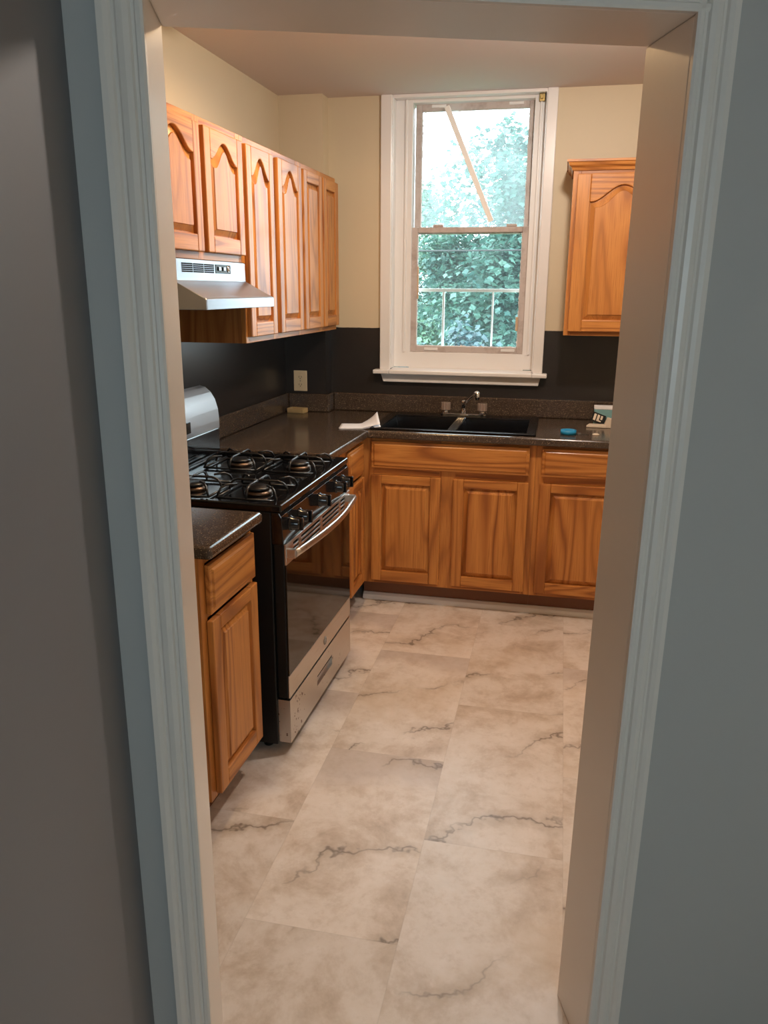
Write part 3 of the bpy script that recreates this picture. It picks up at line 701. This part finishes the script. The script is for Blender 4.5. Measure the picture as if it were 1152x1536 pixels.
MB().box(-.026, -.014, -.0020, -.0012, -.018, .018).box(-.008, .004, -.0020, -.0012, -.016, .018).box(.010, .020, -.0020, -.0012, -.004, .018).box(-.008, .016, -.0020, -.0012, -.018, -.011).build('print', M['cream'], cd)
o = MB().prism([(-.050, -.030), (.048, -.034), (.052, .028), (-.034, .034)], 'z', 0, .012).build('envelope', M['cream'], bevel=.003, loc=(1.702, -.250, .9145)); tag(o, 'flat pale envelope lying under the printed card', 'envelope')

# ceiling lamps of the kitchen
LAMPS = [((1.57, -1.48), 'flush white ceiling lamp with a cool light, toward the right wall'), ((.74, -1.50), 'flush white ceiling lamp with a warm light, toward the stove')]
for (lx, ly), lab in LAMPS:
    t = thing('ceiling_lamp', lab, 'lamp', (lx, ly, CEIL), 0, 'ceiling lamps')
    MB().lathe([(.0, -.001), (.150, -.001), (.165, -.055), (.158, -.055), (.144, -.010), (0, -.010)], (0, 0, 0), seg=32).build('base', M['white'], t)

# ------------------------------------------------------------------ outside
struct(MB().box(-40, 40, .25, 60, -1.9, -1.7).build('ground', M['grass']))
def tree(loc, h, crown, r, n, m, label, size=.075, clumps=60):
    T = thing('leafy_tree', label, 'tree', loc, 0, 'trees beyond the window')
    rng = random.Random(int(loc[0]*100)+int(loc[1]*37))
    tr = MB(); top = h*.8
    tr.tube([(0,0,0), (.06,.02,top*.35), (-.03,.05,top*.7), (.02,0,top)], [.16,.12,.08,.03], 10)
    for k in range(7):
        a = k*2.4; z = top*(.35+.08*k); l = r*(.75-.06*k)
        tr.tube([(0,0,z), (math.cos(a)*l*.5, math.sin(a)*l*.5, z+l*.35), (math.cos(a)*l, math.sin(a)*l, z+l*.6)], [.05,.03,.012], 6)
    tr.build('trunk', M['bark'], T)
    vs, fs = [], []
    cl = []
    for k in range(clumps):
        while True:
            p = Vector((rng.uniform(-1,1), rng.uniform(-1,1), rng.uniform(-1,1)))
            if .25 < p.length < 1: break
        cl.append((p, rng.uniform(.16,.34)))
    for k in range(n):
        p, cr = cl[k % clumps]
        d = Vector((rng.gauss(0,1), rng.gauss(0,1), rng.gauss(0,1))).normalized()*cr*rng.uniform(.4,1)
        c = Vector(((p.x+d.x)*r, (p.y+d.y)*r, crown[0] + (p.z+d.z*.8+1)*.5*(crown[1]-crown[0])))
        nz = (Vector((d.x, d.y, d.z+.8)) + Vector((rng.gauss(0,.45), rng.gauss(0,.45), rng.gauss(0,.3)))).normalized()
        u = nz.cross(Vector((rng.gauss(0,1), rng.gauss(0,1), rng.gauss(0,1)))).normalized(); w = nz.cross(u)
        s = size*.56*rng.uniform(.7,1.35); o = len(vs)
        sh = [(0,-.9,0),(.45,-.55,.05),(.95,-.1,-.10),(.5,.25,.02),(0,1,-.12),(-.5,.25,.02),(-.95,-.1,-.10),(-.45,-.55,.05)]
        for a, bb, q in sh: vs.append(tuple(c + u*a*s + w*bb*s + nz*q*s))
        fs += [[o,o+1,o+2,o+3,o+4], [o,o+4,o+5,o+6,o+7]]
    f = MB(); f.v = vs; f.f = fs; f.m = [0]*len(fs); f.sm = [False]*len(fs)
    me = bpy.data.meshes.new('foliage'); me.from_pydata(vs, [], fs); me.materials.append(m); me.update()
    ob = bpy.data.objects.new('foliage', me); C.objects.link(ob); ob.parent = T
    return T
G = -1.7
tree((1.10, 6.3, G), 4.6, (.2, 5.45), 1.48, 42000, M['leaf'], 'large maple tree straight beyond the window', .075, 120)
tree((-1.55, 9.9, G), 4.4, (.6, 4.95), 1.55, 22000, M['leaf2'], 'lighter tree at the left, farther beyond the window', .085, 70)
tree((2.35, 10.6, G), 6.0, (.9, 6.3), 1.55, 22000, M['leaf'], 'tall tree at the right, farther beyond the window', .085, 70)
tree((-.3, 13.6, G), 5.2, (.6, 4.9), 1.9, 20000, M['leaf3'], 'dark tree farthest off, seen behind the maple', .10, 70)
tree((.25, 3.5, G), 2.4, (.2, 2.9), .85, 22000, M['leaf3'], 'low dark leafy tree close below the window', .060, 70)
b = MB(); b.tube([(-7 + i, 4.75, 1.99 + .004*(i-7)**2) for i in range(15)], .010, 6)
tag(b.build('power_line', M['cable']), 'thin dark power line running level in front of the trees', 'cable')
for x in (-7.0, 7.0):
    t = thing('utility_pole', 'wooden utility pole holding the power line, out of sight to the %s' % ('left' if x < 0 else 'right'), 'pole', (x, 4.75, G))
    MB().tube([(0, 0, 0), (0, 0, 3.84)], .1, 12).build('post', M['bark'], t)

# ------------------------------------------------------------------ light
wd = bpy.data.worlds.new('overcast'); bpy.context.scene.world = wd; wd.use_nodes = True
bg = wd.node_tree.nodes['Background']; bg.inputs[0].default_value = (.80,.92,1.0,1); bg.inputs[1].default_value = 10.0
def light(name, typ, loc, energy, col, size=.1, rot=(0,0,0), sy=None, portal=False):
    l = bpy.data.lights.new(name, typ); l.energy = energy; l.color = col
    if typ == 'AREA':
        l.size = size
        if sy: l.shape = 'RECTANGLE'; l.size_y = sy
        if portal: l.cycles.is_portal = True
    else: l.shadow_soft_size = size
    o = bpy.data.objects.new(name, l); C.objects.link(o); o.location = loc; o.rotation_euler = rot
    return o
light('cool_bulb', 'POINT', (*LAMPS[0][0], CEIL-.085), 42, (1.0,.865,.75), .060)
light('warm_bulb', 'AREA', (*LAMPS[1][0], CEIL-.030), 10, (1.0,.66,.34), .24).data.shape = 'DISK'
light('portal_back', 'AREA', ((WX0+WX1)/2, .24, 1.84), 1, (1,1,1), .80, (-PI/2, 0, 0), 1.42, True)
pc = DF((wa0+wa1)/2, HN1+.24, (wz0+wz1)/2)
light('portal_hall', 'AREA', pc, 1, (1,1,1), 1.05, (PI/2, 0, PH), 1.15, True)

# ------------------------------------------------------------------ camera and view
cam = bpy.data.cameras.new('camera'); co = bpy.data.objects.new('camera', cam); C.objects.link(co)
cam.sensor_fit = 'VERTICAL'; cam.sensor_height = 36.0; cam.lens = 1189.02/1536*36.0; cam.clip_start = .02
yaw, pit, rol = (math.radians(a) for a in (12.2282, 15.7214, .3744))
fw = Vector((-math.sin(yaw)*math.cos(pit), math.cos(yaw)*math.cos(pit), -math.sin(pit)))
r0 = Vector((math.cos(yaw), math.sin(yaw), 0)); u0 = r0.cross(fw)
rr = r0*math.cos(rol) + u0*math.sin(rol); uu = -r0*math.sin(rol) + u0*math.cos(rol)
co.matrix_world = Matrix(((rr.x, uu.x, -fw.x, 1.4982), (rr.y, uu.y, -fw.y, -4.3776), (rr.z, uu.z, -fw.z, 1.5819), (0,0,0,1)))
sc = bpy.context.scene; sc.camera = co
vs = sc.view_settings; vs.view_transform = 'Standard'; vs.look = 'None'; vs.gamma = 1; vs.exposure = .35; vs.use_curve_mapping = False
cy = sc.cycles; cy.max_bounces = 10; cy.diffuse_bounces = 6; cy.glossy_bounces = 5; cy.transparent_max_bounces = 24; cy.use_denoising = True
cy.sample_clamp_indirect = 6; cy.caustics_reflective = False; cy.caustics_refractive = False
